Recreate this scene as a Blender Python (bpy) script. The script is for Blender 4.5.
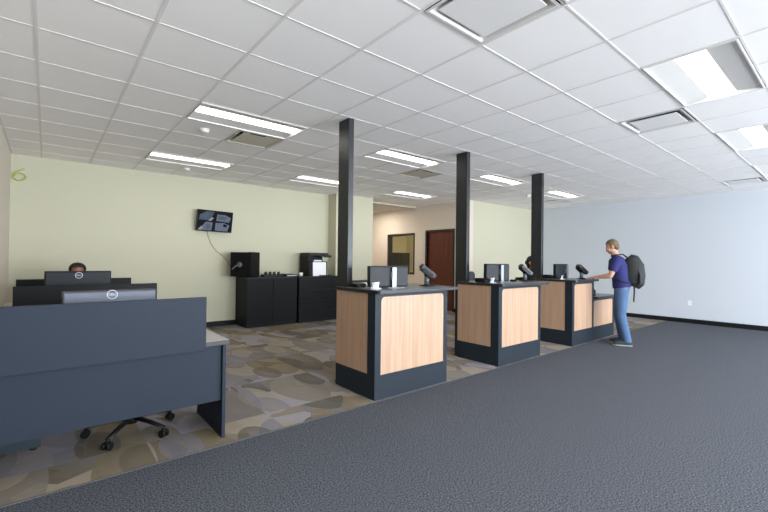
import bpy, bmesh, math, random
from mathutils import Vector, Matrix, Quaternion
R = math.radians
PI = math.pi
S = bpy.context.scene
for o in list(bpy.data.objects): bpy.data.objects.remove(o)
COL = S.collection

# ------------------------------------------------------------ camera
YAW, PITCH, ROLL, HCAM = 0.873396, 0.009166, -0.011138, 1.36
cd = bpy.data.cameras.new('camera'); cam = bpy.data.objects.new('camera', cd); COL.objects.link(cam)
cd.sensor_width = 36; cd.lens = 403.335 / 768 * 36; cd.clip_start = 0.02; cd.clip_end = 200
fh = Vector((math.cos(YAW), math.sin(YAW), 0)); r0 = Vector((math.sin(YAW), -math.cos(YAW), 0)); up = Vector((0, 0, 1))
fw = fh * math.cos(PITCH) + up * math.sin(PITCH)
u0 = up * math.cos(PITCH) - fh * math.sin(PITCH)
rr = r0 * math.cos(ROLL) - u0 * math.sin(ROLL)
uu = r0 * math.sin(ROLL) + u0 * math.cos(ROLL)
m = Matrix((rr, uu, -fw)).transposed().to_4x4(); m.translation = Vector((0, 0, HCAM)); cam.matrix_world = m
S.camera = cam

# ------------------------------------------------------------ light
W = bpy.data.worlds.new('sky'); S.world = W; W.use_nodes = True
bgn = W.node_tree.nodes['Background']; bgn.inputs[0].default_value = (0.84, 0.92, 1.0, 1); bgn.inputs[1].default_value = 4.6
LENS_EMIT = 1.5
for i, (x, w) in enumerate(((5.4, 11.2),)):
    ld = bpy.data.lights.new('window_portal', 'AREA'); ld.shape = 'RECTANGLE'; ld.size = w; ld.size_y = 2.5
    ld.cycles.is_portal = True
    lo = bpy.data.objects.new('window_portal', ld); COL.objects.link(lo); lo.location = (x, -5.06, 1.4); lo.rotation_euler = (R(90), 0, 0)
S.view_settings.view_transform = 'Standard'; S.view_settings.look = 'None'
S.view_settings.exposure = 2.5; S.view_settings.gamma = 1; S.view_settings.use_curve_mapping = False

# ------------------------------------------------------------ materials
def srgb(r, g, b):
    f = lambda c: (c / 255 / 12.92) if c / 255 <= 0.04045 else ((c / 255 + 0.055) / 1.055) ** 2.4
    return (f(r), f(g), f(b), 1)
MATS = {}
def mat(name, col, rough=0.5, metal=0.0, bump=0.0, bscale=200, var=0.0, vscale=6, spec=0.5, emit=0, trans=0, coat=0):
    if name in MATS: return MATS[name]
    M = bpy.data.materials.new(name); M.use_nodes = True; nt = M.node_tree; N = nt.nodes; L = nt.links
    b = N['Principled BSDF']; b.inputs['Base Color'].default_value = col; b.inputs['Roughness'].default_value = rough
    b.inputs['Metallic'].default_value = metal; b.inputs['Specular IOR Level'].default_value = spec
    b.inputs['Coat Weight'].default_value = coat
    if emit: b.inputs['Emission Color'].default_value = col; b.inputs['Emission Strength'].default_value = emit
    if trans: b.inputs['Transmission Weight'].default_value = trans
    tc = N.new('ShaderNodeTexCoord')
    nz = N.new('ShaderNodeTexNoise'); nz.inputs['Scale'].default_value = vscale; nz.inputs['Detail'].default_value = 4
    L.new(tc.outputs['Object'], nz.inputs['Vector'])
    if var:
        mx = N.new('ShaderNodeMix'); mx.data_type = 'RGBA'
        mx.inputs[6].default_value = tuple(c * (1 - var) for c in col[:3]) + (1,)
        mx.inputs[7].default_value = tuple(min(1, c * (1 + var)) for c in col[:3]) + (1,)
        L.new(nz.outputs['Fac'], mx.inputs[0]); L.new(mx.outputs[2], b.inputs['Base Color'])
    if bump:
        n2 = N.new('ShaderNodeTexNoise'); n2.inputs['Scale'].default_value = bscale; n2.inputs['Detail'].default_value = 3
        L.new(tc.outputs['Object'], n2.inputs['Vector'])
        bp = N.new('ShaderNodeBump'); bp.inputs['Strength'].default_value = bump; bp.inputs['Distance'].default_value = 0.002
        L.new(n2.outputs['Fac'], bp.inputs['Height']); L.new(bp.outputs['Normal'], b.inputs['Normal'])
    MATS[name] = M; return M

def wood_mat(name, c1, c2, sx=38, sz=1.3, rough=0.42):
    M = bpy.data.materials.new(name); M.use_nodes = True; nt = M.node_tree; N = nt.nodes; L = nt.links
    b = N['Principled BSDF']; b.inputs['Roughness'].default_value = rough
    tc = N.new('ShaderNodeTexCoord'); mp = N.new('ShaderNodeMapping'); mp.inputs['Scale'].default_value = (sx, sx, sz)
    L.new(tc.outputs['Object'], mp.inputs['Vector'])
    n1 = N.new('ShaderNodeTexNoise'); n1.inputs['Scale'].default_value = 1; n1.inputs['Detail'].default_value = 6; n1.inputs['Roughness'].default_value = 0.65
    L.new(mp.outputs[0], n1.inputs['Vector'])
    cr = N.new('ShaderNodeValToRGB'); cr.color_ramp.elements[0].position = 0.36; cr.color_ramp.elements[1].position = 0.64
    cr.color_ramp.elements[0].color = c1; cr.color_ramp.elements[1].color = c2
    L.new(n1.outputs['Fac'], cr.inputs[0]); L.new(cr.outputs[0], b.inputs['Base Color'])
    bp = N.new('ShaderNodeBump'); bp.inputs['Strength'].default_value = 0.15; bp.inputs['Distance'].default_value = 0.001
    L.new(n1.outputs['Fac'], bp.inputs['Height']); L.new(bp.outputs[0], b.inputs['Normal'])
    MATS[name] = M; return M

def pattern_carpet():
    M = bpy.data.materials.new('pattern_carpet'); M.use_nodes = True; nt = M.node_tree; N = nt.nodes; L = nt.links
    b = N['Principled BSDF']; b.inputs['Roughness'].default_value = 0.95; b.inputs['Specular IOR Level'].default_value = 0.15
    tc = N.new('ShaderNodeTexCoord')
    def vm(op, a, bval=None, bl=None):
        n = N.new('ShaderNodeVectorMath'); n.operation = op; L.new(a, n.inputs[0])
        if bval is not None: n.inputs[1].default_value = bval
        if bl is not None: L.new(bl, n.inputs[1])
        return n.outputs[0]
    co = tc.outputs['Object']
    # each carpet square carries its own cut of the pattern
    T = 0.9144
    cell = vm('FLOOR', vm('MULTIPLY', vm('ADD', co, (0.33, 0.28, 0)), (1 / T, 1 / T, 0)))
    wn = N.new('ShaderNodeTexWhiteNoise'); wn.noise_dimensions = '3D'; L.new(cell, wn.inputs['Vector'])
    off = vm('MULTIPLY', wn.outputs['Color'], (7, 7, 0))
    pal = [(132, 123, 113), (108, 99, 84), (156, 148, 142), (150, 146, 152), (96, 92, 85), (156, 145, 128), (124, 117, 112), (126, 113, 90), (128, 124, 132)]
    def ramp(shift):
        cr = N.new('ShaderNodeValToRGB'); cr.color_ramp.interpolation = 'CONSTANT'
        k = len(pal)
        while len(cr.color_ramp.elements) < k: cr.color_ramp.elements.new(0.5)
        for i in range(k):
            cr.color_ramp.elements[i].position = i / k
            cr.color_ramp.elements[i].color = srgb(*pal[(i + shift) % k])
        return cr
    cur = None
    for li, (sc, st, rad, sh, rot) in enumerate(((1.6, 1.0, 9, 0, 0.3), (1.5, 0.8, 0.52, 3, 0.7), (1.3, 0.5, 0.46, 5, -0.5), (1.9, 0.55, 0.44, 1, 1.3), (1.5, 0.42, 0.40, 7, 0.1), (2.2, 0.5, 0.30, 2, 2.2))):
        v = vm('ADD', co, bl=off) if li % 2 == 0 else vm('ADD', vm('MULTIPLY', off, (1.7, -1.3, 0)), bl=co)
        mp = N.new('ShaderNodeMapping'); mp.inputs['Rotation'].default_value = (0, 0, rot); mp.inputs['Scale'].default_value = (sc, sc * st, 1); mp.inputs['Location'].default_value = (li * 3.7, li * 1.9, 0)
        L.new(v, mp.inputs[0])
        vo = N.new('ShaderNodeTexVoronoi'); vo.voronoi_dimensions = '2D'; vo.inputs['Scale'].default_value = 1; vo.inputs['Randomness'].default_value = 0.85
        L.new(mp.outputs[0], vo.inputs['Vector'])
        sp = N.new('ShaderNodeSeparateColor'); L.new(vo.outputs['Color'], sp.inputs[0])
        cr = ramp(sh); L.new(sp.outputs[0], cr.inputs[0])
        if cur is None: cur = cr.outputs[0]; continue
        lt = N.new('ShaderNodeMath'); lt.operation = 'LESS_THAN'; L.new(vo.outputs['Distance'], lt.inputs[0]); lt.inputs[1].default_value = rad
        # streaks fade within each leaf
        mu = N.new('ShaderNodeMath'); mu.operation = 'MULTIPLY'; L.new(lt.outputs[0], mu.inputs[0]); 
        ma = N.new('ShaderNodeMath'); ma.operation = 'MULTIPLY_ADD'; L.new(vo.outputs['Distance'], ma.inputs[0]); ma.inputs[1].default_value = 1.0; ma.inputs[2].default_value = 0.5
        L.new(ma.outputs[0], mu.inputs[1])
        mx = N.new('ShaderNodeMix'); mx.data_type = 'RGBA'; L.new(mu.outputs[0], mx.inputs[0]); L.new(cur, mx.inputs[6]); L.new(cr.outputs[0], mx.inputs[7])
        cur = mx.outputs[2]
    # the woven streaks
    mp = N.new('ShaderNodeMapping'); mp.inputs['Scale'].default_value = (14, 120, 1); mp.inputs['Rotation'].default_value = (0, 0, 0.2); L.new(co, mp.inputs[0])
    nz = N.new('ShaderNodeTexNoise'); nz.inputs['Scale'].default_value = 1; L.new(mp.outputs[0], nz.inputs['Vector'])
    nf = N.new('ShaderNodeTexNoise'); nf.inputs['Scale'].default_value = 260; L.new(co, nf.inputs['Vector'])
    ad = N.new('ShaderNodeMath'); ad.operation = 'ADD'; L.new(nz.outputs['Fac'], ad.inputs[0]); L.new(nf.outputs['Fac'], ad.inputs[1])
    mr = N.new('ShaderNodeMapRange'); mr.inputs[1].default_value = 0.6; mr.inputs[2].default_value = 1.4; mr.inputs[3].default_value = 0.82; mr.inputs[4].default_value = 1.15
    L.new(ad.outputs[0], mr.inputs[0])
    fin = vm('SCALE', cur); sc = fin.node; L.new(mr.outputs[0], sc.inputs['Scale'])
    L.new(fin, b.inputs['Base Color'])
    bp = N.new('ShaderNodeBump'); bp.inputs['Strength'].default_value = 0.4; bp.inputs['Distance'].default_value = 0.003
    L.new(nf.outputs['Fac'], bp.inputs['Height']); L.new(bp.outputs[0], b.inputs['Normal'])
    MATS['pattern_carpet'] = M; return M

def speckle_carpet():
    M = bpy.data.materials.new('speckle_carpet'); M.use_nodes = True; nt = M.node_tree; N = nt.nodes; L = nt.links
    b = N['Principled BSDF']; b.inputs['Roughness'].default_value = 0.95; b.inputs['Specular IOR Level'].default_value = 0.1
    tc = N.new('ShaderNodeTexCoord')
    n1 = N.new('ShaderNodeTexNoise'); n1.inputs['Scale'].default_value = 105; n1.inputs['Detail'].default_value = 5; n1.inputs['Roughness'].default_value = 0.8
    L.new(tc.outputs['Object'], n1.inputs['Vector'])
    cr = N.new('ShaderNodeValToRGB'); cr.color_ramp.elements[0].position = 0.42; cr.color_ramp.elements[1].position = 0.60
    cr.color_ramp.elements[0].color = srgb(36, 38, 43); cr.color_ramp.elements[1].color = srgb(116, 119, 127)
    L.new(n1.outputs['Fac'], cr.inputs[0]); L.new(cr.outputs[0], b.inputs['Base Color'])
    bp = N.new('ShaderNodeBump'); bp.inputs['Strength'].default_value = 0.2; bp.inputs['Distance'].default_value = 0.003
    L.new(n1.outputs['Fac'], bp.inputs['Height']); L.new(bp.outputs[0], b.inputs['Normal'])
    MATS['speckle_carpet'] = M; return M

def glass_mat():
    M = bpy.data.materials.new('window_glass'); M.use_nodes = True; nt = M.node_tree; N = nt.nodes; L = nt.links
    N.remove(N['Principled BSDF']); out = N['Material Output']
    t = N.new('ShaderNodeBsdfTransparent'); g = N.new('ShaderNodeBsdfGlossy'); g.inputs['Roughness'].default_value = 0.02
    mx = N.new('ShaderNodeMixShader'); mx.inputs[0].default_value = 0.07
    L.new(t.outputs[0], mx.inputs[1]); L.new(g.outputs[0], mx.inputs[2]); L.new(mx.outputs[0], out.inputs[0])
    MATS['glass'] = M; return M

M_green = mat('wall_green', srgb(192, 188, 165), 0.8, bump=0.08)
M_left = mat('wall_cream', srgb(212, 203, 188), 0.8, bump=0.08)
M_blue = mat('wall_blue', srgb(192, 196, 203), 0.36, bump=0.05)
M_hall = mat('wall_hall', srgb(212, 200, 186), 0.8, bump=0.08)
M_tile = mat('ceiling_tile', srgb(247, 243, 241), 0.7, bump=0.25, bscale=350)
M_tee = mat('ceiling_tee', srgb(226, 222, 219), 0.7, spec=.2)
M_white = mat('white_enamel', srgb(226, 224, 221), 0.45)
M_wing = mat('wing_enamel', srgb(222, 219, 216), 0.6); M_coll = mat('collar_enamel', srgb(214, 211, 208), 0.6); M_vent = mat('vent_white', srgb(232, 229, 227), 0.4)
M_ventbeige = mat('vent_beige', srgb(198, 190, 176), 0.45)
M_void = mat('duct_black', srgb(14, 14, 14), 0.9)
M_slate = mat('slate_laminate', srgb(31, 39, 51), 0.55, spec=0.2, bump=0.04, var=0.04)
M_slate2 = mat('slate_frame', srgb(30, 38, 46), 0.5, spec=0.25, bump=0.04)
M_black = mat('black_laminate', srgb(15, 16, 17), 0.5, spec=0.15)
M_blackp = mat('black_plastic', srgb(12, 13, 14), 0.45, spec=0.25)
M_greyp = mat('grey_plastic', srgb(80, 84, 90), 0.4)
M_mono = 0; M_monback = mat('monitor_back', srgb(26, 28, 33), 0.5, spec=0.3)
M_steel = mat('column_steel', srgb(54, 55, 56), 0.38, metal=0.6, var=0.1)
M_silver = mat('silver', srgb(130, 133, 139), 0.4, metal=0.5)
M_logo = mat('logo_white', srgb(205, 208, 214), 0.5); M_chrome = mat('chrome', srgb(200, 200, 204), 0.2, metal=0.9)
M_rub = mat('rubber_base', srgb(18, 20, 21), 0.5, spec=0.2)
M_top = mat('worktop_grey', srgb(92, 92, 95), 0.3, var=0.05, vscale=60)
M_edge = mat('worktop_edge', srgb(27, 30, 34), 0.4)
M_deskw = mat('desk_white', srgb(180, 174, 172), 0.45)
M_paper = mat('paper_white', srgb(235, 234, 236), 0.7)
M_wood = wood_mat('maple_laminate', srgb(163, 130, 104), srgb(180, 149, 124))
M_door = wood_mat('mahogany_door', srgb(78, 30, 17), srgb(100, 42, 24), 22, 0.8, 0.4)
M_frame = mat('bronze_frame', srgb(32, 25, 21), 0.45)
M_skin = mat('skin', srgb(178, 134, 110), 0.55)
M_skin2 = mat('skin_tan', srgb(144, 98, 74), 0.55)
M_hairb = mat('hair_brown', srgb(96, 76, 52), 0.7, bump=0.6, bscale=150)
M_hairk = mat('hair_black', srgb(24, 18, 15), 0.6, bump=0.6, bscale=150)
M_shirt = mat('navy_cotton', srgb(27, 31, 88), 0.85, bump=0.3, bscale=90)
M_jean = mat('denim', srgb(68, 94, 128), 0.9, bump=0.4, bscale=300, var=0.2, vscale=9)
M_shoe = mat('shoe_dark', srgb(38, 44, 50), 0.6)
M_shoew = mat('shoe_sole', srgb(150, 150, 150), 0.6)
M_pack = mat('backpack_nylon', srgb(24, 27, 28), 0.7, bump=0.3, bscale=400)
M_blouse = mat('black_cloth', srgb(26, 27, 31), 0.9)
M_eye = mat('eye_white', srgb(235, 232, 228), 0.2)
M_iris = mat('eye_dark', srgb(40, 28, 20), 0.2)
M_lip = mat('lips', srgb(170, 100, 90), 0.5)
M_cable = mat('cable_cream', srgb(150, 140, 118), 0.6)
M_gcable = mat('cable_green', srgb(176, 184, 84), 0.5)
M_lens = mat('lens_glow', (1.0, 0.95, 0.86, 1), 0.5, emit=LENS_EMIT)
M_fabric = mat('chair_fabric', srgb(30, 31, 33), 0.9, bump=0.4, bscale=300)
M_fabricg = mat('chair_fabric_grey', srgb(62, 66, 72), 0.9, bump=0.4, bscale=300)
M_carp = pattern_carpet(); M_dark = speckle_carpet(); M_glass = glass_mat()

# ------------------------------------------------------------ helpers
def tag(o, label=None, cat=None, group=None, kind=None):
    if label: o['label'] = label
    if cat: o['category'] = cat
    if group: o['group'] = group
    if kind: o['kind'] = kind
    return o
def thing(name, label, cat, loc=(0, 0, 0), rz=0, group=None):
    o = bpy.data.objects.new(name, None); COL.objects.link(o); o.empty_display_size = 0.1
    o.location = loc; o.rotation_euler = (0, 0, rz); return tag(o, label, cat, group)
def obj(name, bm, m, parent=None, smooth=False, loc=None, rot=None, bevel=0.0, seg=2, split=False):
    if split:
        bm.verts.ensure_lookup_table(); seen = set(); comps = []
        for v in bm.verts:
            if v in seen: continue
            st = [v]; seen.add(v); c = []
            while st:
                q = st.pop(); c.append(q)
                for e in q.link_edges:
                    w = e.other_vert(q)
                    if w not in seen: seen.add(w); st.append(w)
            comps.append(set(c))
        out = []
        for c in comps:
            b = bmesh.new(); mp = {v: b.verts.new(v.co) for v in c}
            for f in bm.faces:
                if f.verts[0] in c: b.faces.new([mp[v] for v in f.verts])
            out.append(obj(name, b, m, parent, smooth, loc, rot, bevel, seg))
        bm.free(); return out
    me = bpy.data.meshes.new(name)
    bmesh.ops.recalc_face_normals(bm, faces=bm.faces)
    bm.to_mesh(me); bm.free()
    for mm in (m if isinstance(m, (list, tuple)) else [m]): me.materials.append(mm)
    if smooth:
        for p in me.polygons: p.use_smooth = True
    o = bpy.data.objects.new(name, me); COL.objects.link(o)
    if parent: o.parent = parent
    if loc: o.location = loc
    if rot: o.rotation_euler = rot
    if bevel:
        b = o.modifiers.new('bevel', 'BEVEL'); b.width = bevel; b.segments = seg; b.limit_method = 'ANGLE'; b.angle_limit = R(40)
    return o
def NB(): return bmesh.new()
def box(bm, x0, x1, y0, y1, z0, z1, mi=0, mtx=None):
    v = [bm.verts.new((x, y, z)) for x in (x0, x1) for y in (y0, y1) for z in (z0, z1)]
    fs = [(0, 1, 3, 2), (4, 6, 7, 5), (0, 4, 5, 1), (2, 3, 7, 6), (0, 2, 6, 4), (1, 5, 7, 3)]
    for f in fs:
        fc = bm.faces.new([v[i] for i in f]); fc.material_index = mi
    if mtx: bmesh.ops.transform(bm, matrix=mtx, verts=v)
    return v
def B(*a, **k):
    bm = NB(); box(bm, *a, **k); return bm
def prism(bm, pts, h0, h1, axis='z', mi=0):
    """extrude a 2-D outline; axis is the extrusion axis"""
    def P(p, h):
        if axis == 'z': return (p[0], p[1], h)
        if axis == 'y': return (p[0], h, p[1])
        return (h, p[0], p[1])
    a = [bm.verts.new(P(p, h0)) for p in pts]; b = [bm.verts.new(P(p, h1)) for p in pts]
    n = len(pts)
    fs = [bm.faces.new(a[::-1]), bm.faces.new(b)]
    for i in range(n): fs.append(bm.faces.new([a[i], a[(i + 1) % n], b[(i + 1) % n], b[i]]))
    for f in fs: f.material_index = mi
    return a + b
def tube(bm, pts, rad, n=10, mi=0, caps=True):
    """tapered tube along points; rad may be a number, a list, or list of (ra, rb)"""
    pts = [Vector(p) for p in pts]
    rs = rad if isinstance(rad, (list, tuple)) else [rad] * len(pts)
    rings = []
    ref = None
    for i, p in enumerate(pts):
        d = (pts[min(i + 1, len(pts) - 1)] - pts[max(i - 1, 0)]).normalized()
        if ref is None:
            ref = Vector((0, 0, 1)) if abs(d.z) < 0.9 else Vector((1, 0, 0))
        a = (ref - d * ref.dot(d)).normalized(); b = d.cross(a); ref = a
        r = rs[i]; ra, rb = r if isinstance(r, (list, tuple)) else (r, r)
        rings.append([bm.verts.new(p + a * (math.cos(t) * ra) + b * (math.sin(t) * rb)) for t in [2 * PI * k / n for k in range(n)]])
    for i in range(len(rings) - 1):
        for k in range(n):
            f = bm.faces.new([rings[i][k], rings[i][(k + 1) % n], rings[i + 1][(k + 1) % n], rings[i + 1][k]]); f.material_index = mi; f.smooth = True
    if caps:
        bm.faces.new(rings[0][::-1]).material_index = mi; bm.faces.new(rings[-1]).material_index = mi
def cyl(bm, c, r, z0, z1, n=24, mi=0, r2=None):
    tube(bm, [(c[0], c[1], z0), (c[0], c[1], z1)], [r, r if r2 is None else r2], n, mi)
def ell(bm, c, r, seg=20, rings=14, mtx=None):
    m4 = Matrix.Translation(Vector(c)) @ (mtx.to_4x4() if mtx else Matrix()) @ Matrix.Diagonal((r[0], r[1], r[2], 1))
    bmesh.ops.create_uvsphere(bm, u_segments=seg, v_segments=rings, radius=1, matrix=m4)
def ring(bm, c, R0, r, axis='y', n=28, k=8):
    pts = []
    for i in range(n):
        a = 2 * PI * i / n
        ce = (math.cos(a), math.sin(a)); row = []
        for j in range(k):
            b = 2 * PI * j / k; q = R0 + r * math.cos(b); h = r * math.sin(b)
            v = {'y': (ce[0] * q, h, ce[1] * q), 'z': (ce[0] * q, ce[1] * q, h), 'x': (h, ce[0] * q, ce[1] * q)}[axis]
            row.append(bm.verts.new(Vector(c) + Vector(v)))
        pts.append(row)
    for i in range(n):
        for j in range(k):
            bm.faces.new([pts[i][j], pts[(i + 1) % n][j], pts[(i + 1) % n][(j + 1) % k], pts[i][(j + 1) % k]])
def rrect(x0, x1, y0, y1, r, n=5):
    out = []
    for (cx, cy, a0) in ((x1 - r, y1 - r, 0), (x0 + r, y1 - r, 90), (x0 + r, y0 + r, 180), (x1 - r, y0 + r, 270)):
        for i in range(n + 1):
            a = R(a0 + 90 * i / n); out.append((cx + r * math.cos(a), cy + r * math.sin(a)))
    return out
def copy_tree(o, parent=None):
    c = o.copy(); COL.objects.link(c)
    if parent: c.parent = parent
    for ch in list(o.children): copy_tree(ch, c)
    return c
def struct(name, bm, m, bevel=0):
    return tag(obj(name, bm, m, bevel=bevel), kind='structure')

# ------------------------------------------------------------ room shell
XL, XR, YF, YB, H = -0.43, 11.2, -5.0, 8.3, 3.245
YP = 3.0            # where the dark carpet ends
XD, YA = 8.23, 6.45  # door wall, short green wall
YN, XN, XO = 7.97, 5.2, 6.30   # nib wall at the hallway, hallway opening
XE = 14.0
def slab_poly(pts, z0, z1):
    bm = NB(); prism(bm, pts, z0, z1); return bm
struct('floor', B(XL - .15, XR + .15, YF - .15, YP, -0.1, 0), M_dark)
f2 = struct('floor', B(XL - .15, XR + .15, YP, 12.2, -0.1, 0), M_carp)
struct('trim_1', B(XL, XR, YP - .006, YP + .006, 0, 0.003), mat('carpet_edge', srgb(92, 91, 93), 0.8))

struct('wall_left', B(XL - .12, XL, YF, YB + .12, 0, H), M_left)
struct('wall_back', B(XL, XN, YB, YB + .12, 0, H), M_green)
struct('wall_nib', slab_poly([(XN, YN), (XO, YN), (XO, 12), (XO - .12, 12), (XO - .12, YN + .3), (XN, YN + .3)], 0, H), M_green)
struct('wall_nib_side', B(XN, XN + .12, YN + .3, YB + .12, 0, H), M_green)
struct('wall_hall_end', B(XO - .12, XR + .12, 12, 12.12, 0, H), M_hall)
bm = NB()   # door wall with a window and a door opening
WY0, WY1, WZ0, WZ1 = 8.44, 9.64, 0.94, 2.15
DY0, DY1, DZ = 6.98, 7.94, 2.15
for (y0, y1, z0, z1) in ((YA, DY0, 0, H), (DY0, DY1, DZ, H), (DY1, WY0, 0, H), (WY0, WY1, 0, WZ0), (WY0, WY1, WZ1, H), (WY1, 12, 0, H)):
    box(bm, XD, XD + .14, y0, y1, z0, z1)
struct('wall_door', bm, M_hall)
struct('wall_short', B(XD + .14, XR, YA, YA + .12, 0, H), M_green)
struct('wall_right', B(XR, XR + .12, YF, 12, 0, H), M_blue)
# storefront behind the photographer
bm = NB()
box(bm, XL, XR, YF - .12, YF, 2.6, H); box(bm, XL, XR, YF - .12, YF, 0, 0.12); box(bm, XL, -0.2, YF - .12, YF, .12, 2.6); box(bm, XR - .2, XR, YF - .12, YF, .12, 2.6)
struct('wall_front', bm, M_left)
bm = NB()
xs = [-0.2 + i * (11.2 / 7) for i in range(8)]
for x in xs: box(bm, x - .03, x + .03, YF - .1, YF - .02, .12, 2.6)
box(bm, -0.2, XR - .2, YF - .1, YF - .02, .12, .18); box(bm, -0.2, XR - .2, YF - .1, YF - .02, 2.54, 2.6)
wf = struct('window_1', bm, mat('storefront_alu', srgb(60, 58, 56), 0.4, metal=0.6))
wp = obj('pane', B(-0.2, XR - .2, YF - .065, YF - .055, .18, 2.54), M_glass, wf)
# baseboards
def base(name, *a): struct(name, B(*a), M_rub, bevel=0.004)
base('baseboard_left', XL, XL + .012, YF, YB, 0, .1)
base('baseboard_back', XL + .012, XN, YB - .012, YB, 0, .1)
base('baseboard_nib', XN - .012, XO, YN - .012, YN, 0, .1)
base('baseboard_short', XD, XR - .012, YA - .012, YA, 0, .1)
base('baseboard_right', XR - .012, XR, YF, YA, 0, .1)
bm = NB()
for y0, y1 in ((YA, DY0 - .06), (DY1 + .06, 12)): box(bm, XD - .012, XD, y0, y1, 0, .1)
struct('baseboard_door', bm, M_rub)
# hallway door
bm = NB()
box(bm, XD - .02, XD + .14, DY0 - .05, DY0, 0, DZ + .05); box(bm, XD - .02, XD + .14, DY1, DY1 + .05, 0, DZ + .05); box(bm, XD - .02, XD + .14, DY0, DY1, DZ, DZ + .05)
df = struct('door_1', B(XD + .05, XD + .09, DY0, DY1, 0.01, DZ), M_door)
obj('door_frame', bm, M_frame, df, bevel=.003)
bm = NB(); tube(bm, [(XD + .05, 7.9, 1.0), (XD + .0, 7.9, 1.0), (XD, 7.78, 1.0)], .009); cyl(bm, (0, 0), .001, 0, .001)
obj('door_handle', bm, M_chrome, df)
# hallway window
bm = NB(); t = .055
box(bm, XD - .02, XD + .15, WY0, WY0 + t * .6, WZ0, WZ1); box(bm, XD - .02, XD + .15, WY1 - t, WY1, WZ0, WZ1)
box(bm, XD - .02, XD + .15, WY0, WY1, WZ0, WZ0 + t); box(bm, XD - .02, XD + .15, WY0, WY1, WZ1 - t, WZ1)
w2 = struct('window_2', bm, M_frame, bevel=.003)
obj('pane', B(XD + .06, XD + .066, WY0 + .03, WY1 - t, WZ0 + t, WZ1 - t), M_glass, w2)
# office behind the window
struct('wall_office', B(XD + .14, XR, YA + .12, YA + .2, 0, H), M_green)
M_ofc = mat('wall_office_yellow', srgb(222, 214, 170), 0.8)
struct('wall_office_back', B(XD + .14, XR, 11.9, 12, 0, H), M_ofc)
struct('wall_office_far', B(XR - .05, XR, YA + .2, 12, 0, H), M_ofc)

# ---- ceiling: 2 ft grid, cut out for every fixture
A0, B0, T = 2.3651, 1.7646, 0.61
gx = lambda i: A0 + i * T
gy = lambda j: B0 + j * T
LIGHTS = [(-2, 4, 'long recessed ceiling light nearest above the tall black column by the desks'),
          (-2, 8, 'recessed ceiling light close to the back wall above the wall screen'),
          (2, 8, 'recessed ceiling light near the back wall above the black cabinets'),
          (2, 4, 'recessed ceiling light between the first two black columns, nearer one'),
          (6, 8, 'recessed ceiling light in front of the hallway opening'),
          (6, 4, 'recessed ceiling light between the second and third black columns'),
          (10, 4, 'recessed ceiling light just right of the third black column'),
          (2, -2, 'large bright recessed ceiling light at upper right of the room'),
          (6, -2, 'bright recessed ceiling light at the right edge, beyond the larger one'),
          (10, -2, 'recessed ceiling light in the front row nearest the blue wall'),
          (-2, -2, 'recessed ceiling light in the front row above the photographer')]
VENTS = [(-1, -1, 'big', 'large square ceiling diffuser at the top centre of the view'),
         (-1, 5, 'beige', 'beige square ceiling diffuser beside the long light above the desks'),
         (4, 5, 'beige', 'square ceiling diffuser between the first two black columns'),
         (4, -1, 'slot', 'white ceiling diffuser with black slot near the large bright light'),
         (12, -1, 'slot', 'flat ceiling diffuser close to the top of the blue wall'),
         (12, 5, 'slot', 'small distant ceiling diffuser right of the third black column')]
cut = set()
for i, j, _ in LIGHTS: cut |= {(i, j), (i + 1, j)}
for i, j, k, _ in VENTS: cut.add((i, j))
bm = NB(); bt = NB()
YH = 8.42
def inroom(x, y):
    if x < XL or x > XR or y < YF or y > YH: return False
    if y > YA and x > XD + .1: return False
    if y > YB and x < XN: return False
    return True
ZT = 2.902; ZG = 2.8985
for i in range(-6, 16):
    for j in range(-13, 13):
        x0, x1, y0, y1 = gx(i), gx(i + 1), gy(j), gy(j + 1)
        x0, x1 = max(x0, XL), min(x1, XR); y0, y1 = max(y0, YF), min(y1, YH)
        if x1 - x0 < .01 or y1 - y0 < .01: continue
        if not inroom((x0 + x1) / 2, (y0 + y1) / 2): continue
        if (i, j) in cut: continue
        box(bm, x0 + .001, x1 - .001, y0 + .001, y1 - .001, ZT, ZT + .02)
struct('ceiling', bm, M_tile)
seen = set()
for i in range(-5, 16):
    for j in range(-12, 12):
        ym = (gy(j) + gy(j + 1)) / 2; xm = (gx(i) + gx(i + 1)) / 2
        # bar along Y at gx(i)
        inner = any(i == a + 1 and j == b for a, b, _ in LIGHTS)
        if XL < gx(i) < XR and inroom(gx(i), ym) and not inner and not (gx(i) > XD + .1 and gy(j) > YA):
            y0, y1 = max(gy(j), YF), min(gy(j + 1), YH)
            if gx(i) > XD: y1 = min(y1, YA)
            w = .009
            box(bt, gx(i) - w, gx(i) + w, y0, y1, ZG, ZT + .008)
        if inroom(xm, gy(j)) and YF < gy(j) < YH:
            x0, x1 = max(gx(i), XL) + .016, min(gx(i + 1), XR) - .016
            if x1 - x0 > .02: box(bt, x0, x1, gy(j) - .008, gy(j) + .008, ZG + .001, ZT + .008)
# wall angle round the perimeter
for (x0, x1, y0, y1) in ((XL, XL + .02, YF, YB), (XL, XN, YB - .02, YB), (XN, XO, YN - .02, YN)):
    box(bt, x0, x1, y0, y1, ZG + .002, ZT)
g = struct('ceiling_grid', bt, M_tee)
# hallway drywall ceiling behind a small header
struct('ceiling_hall', B(XO, XD, YH, 12, 2.868, 2.9), M_hall)
struct('trim_2', B(XO, XD, YH - .03, YH + .02, 2.862, 2.9), M_green)
struct('ceiling_office', B(XD + .1, XR, YA, 12, 2.9, 2.93), M_white)
struct('ceiling_deck', B(XL - .15, XR + .15, YF - .15, 12.2, 3.25, 3.35), M_void)

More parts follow.
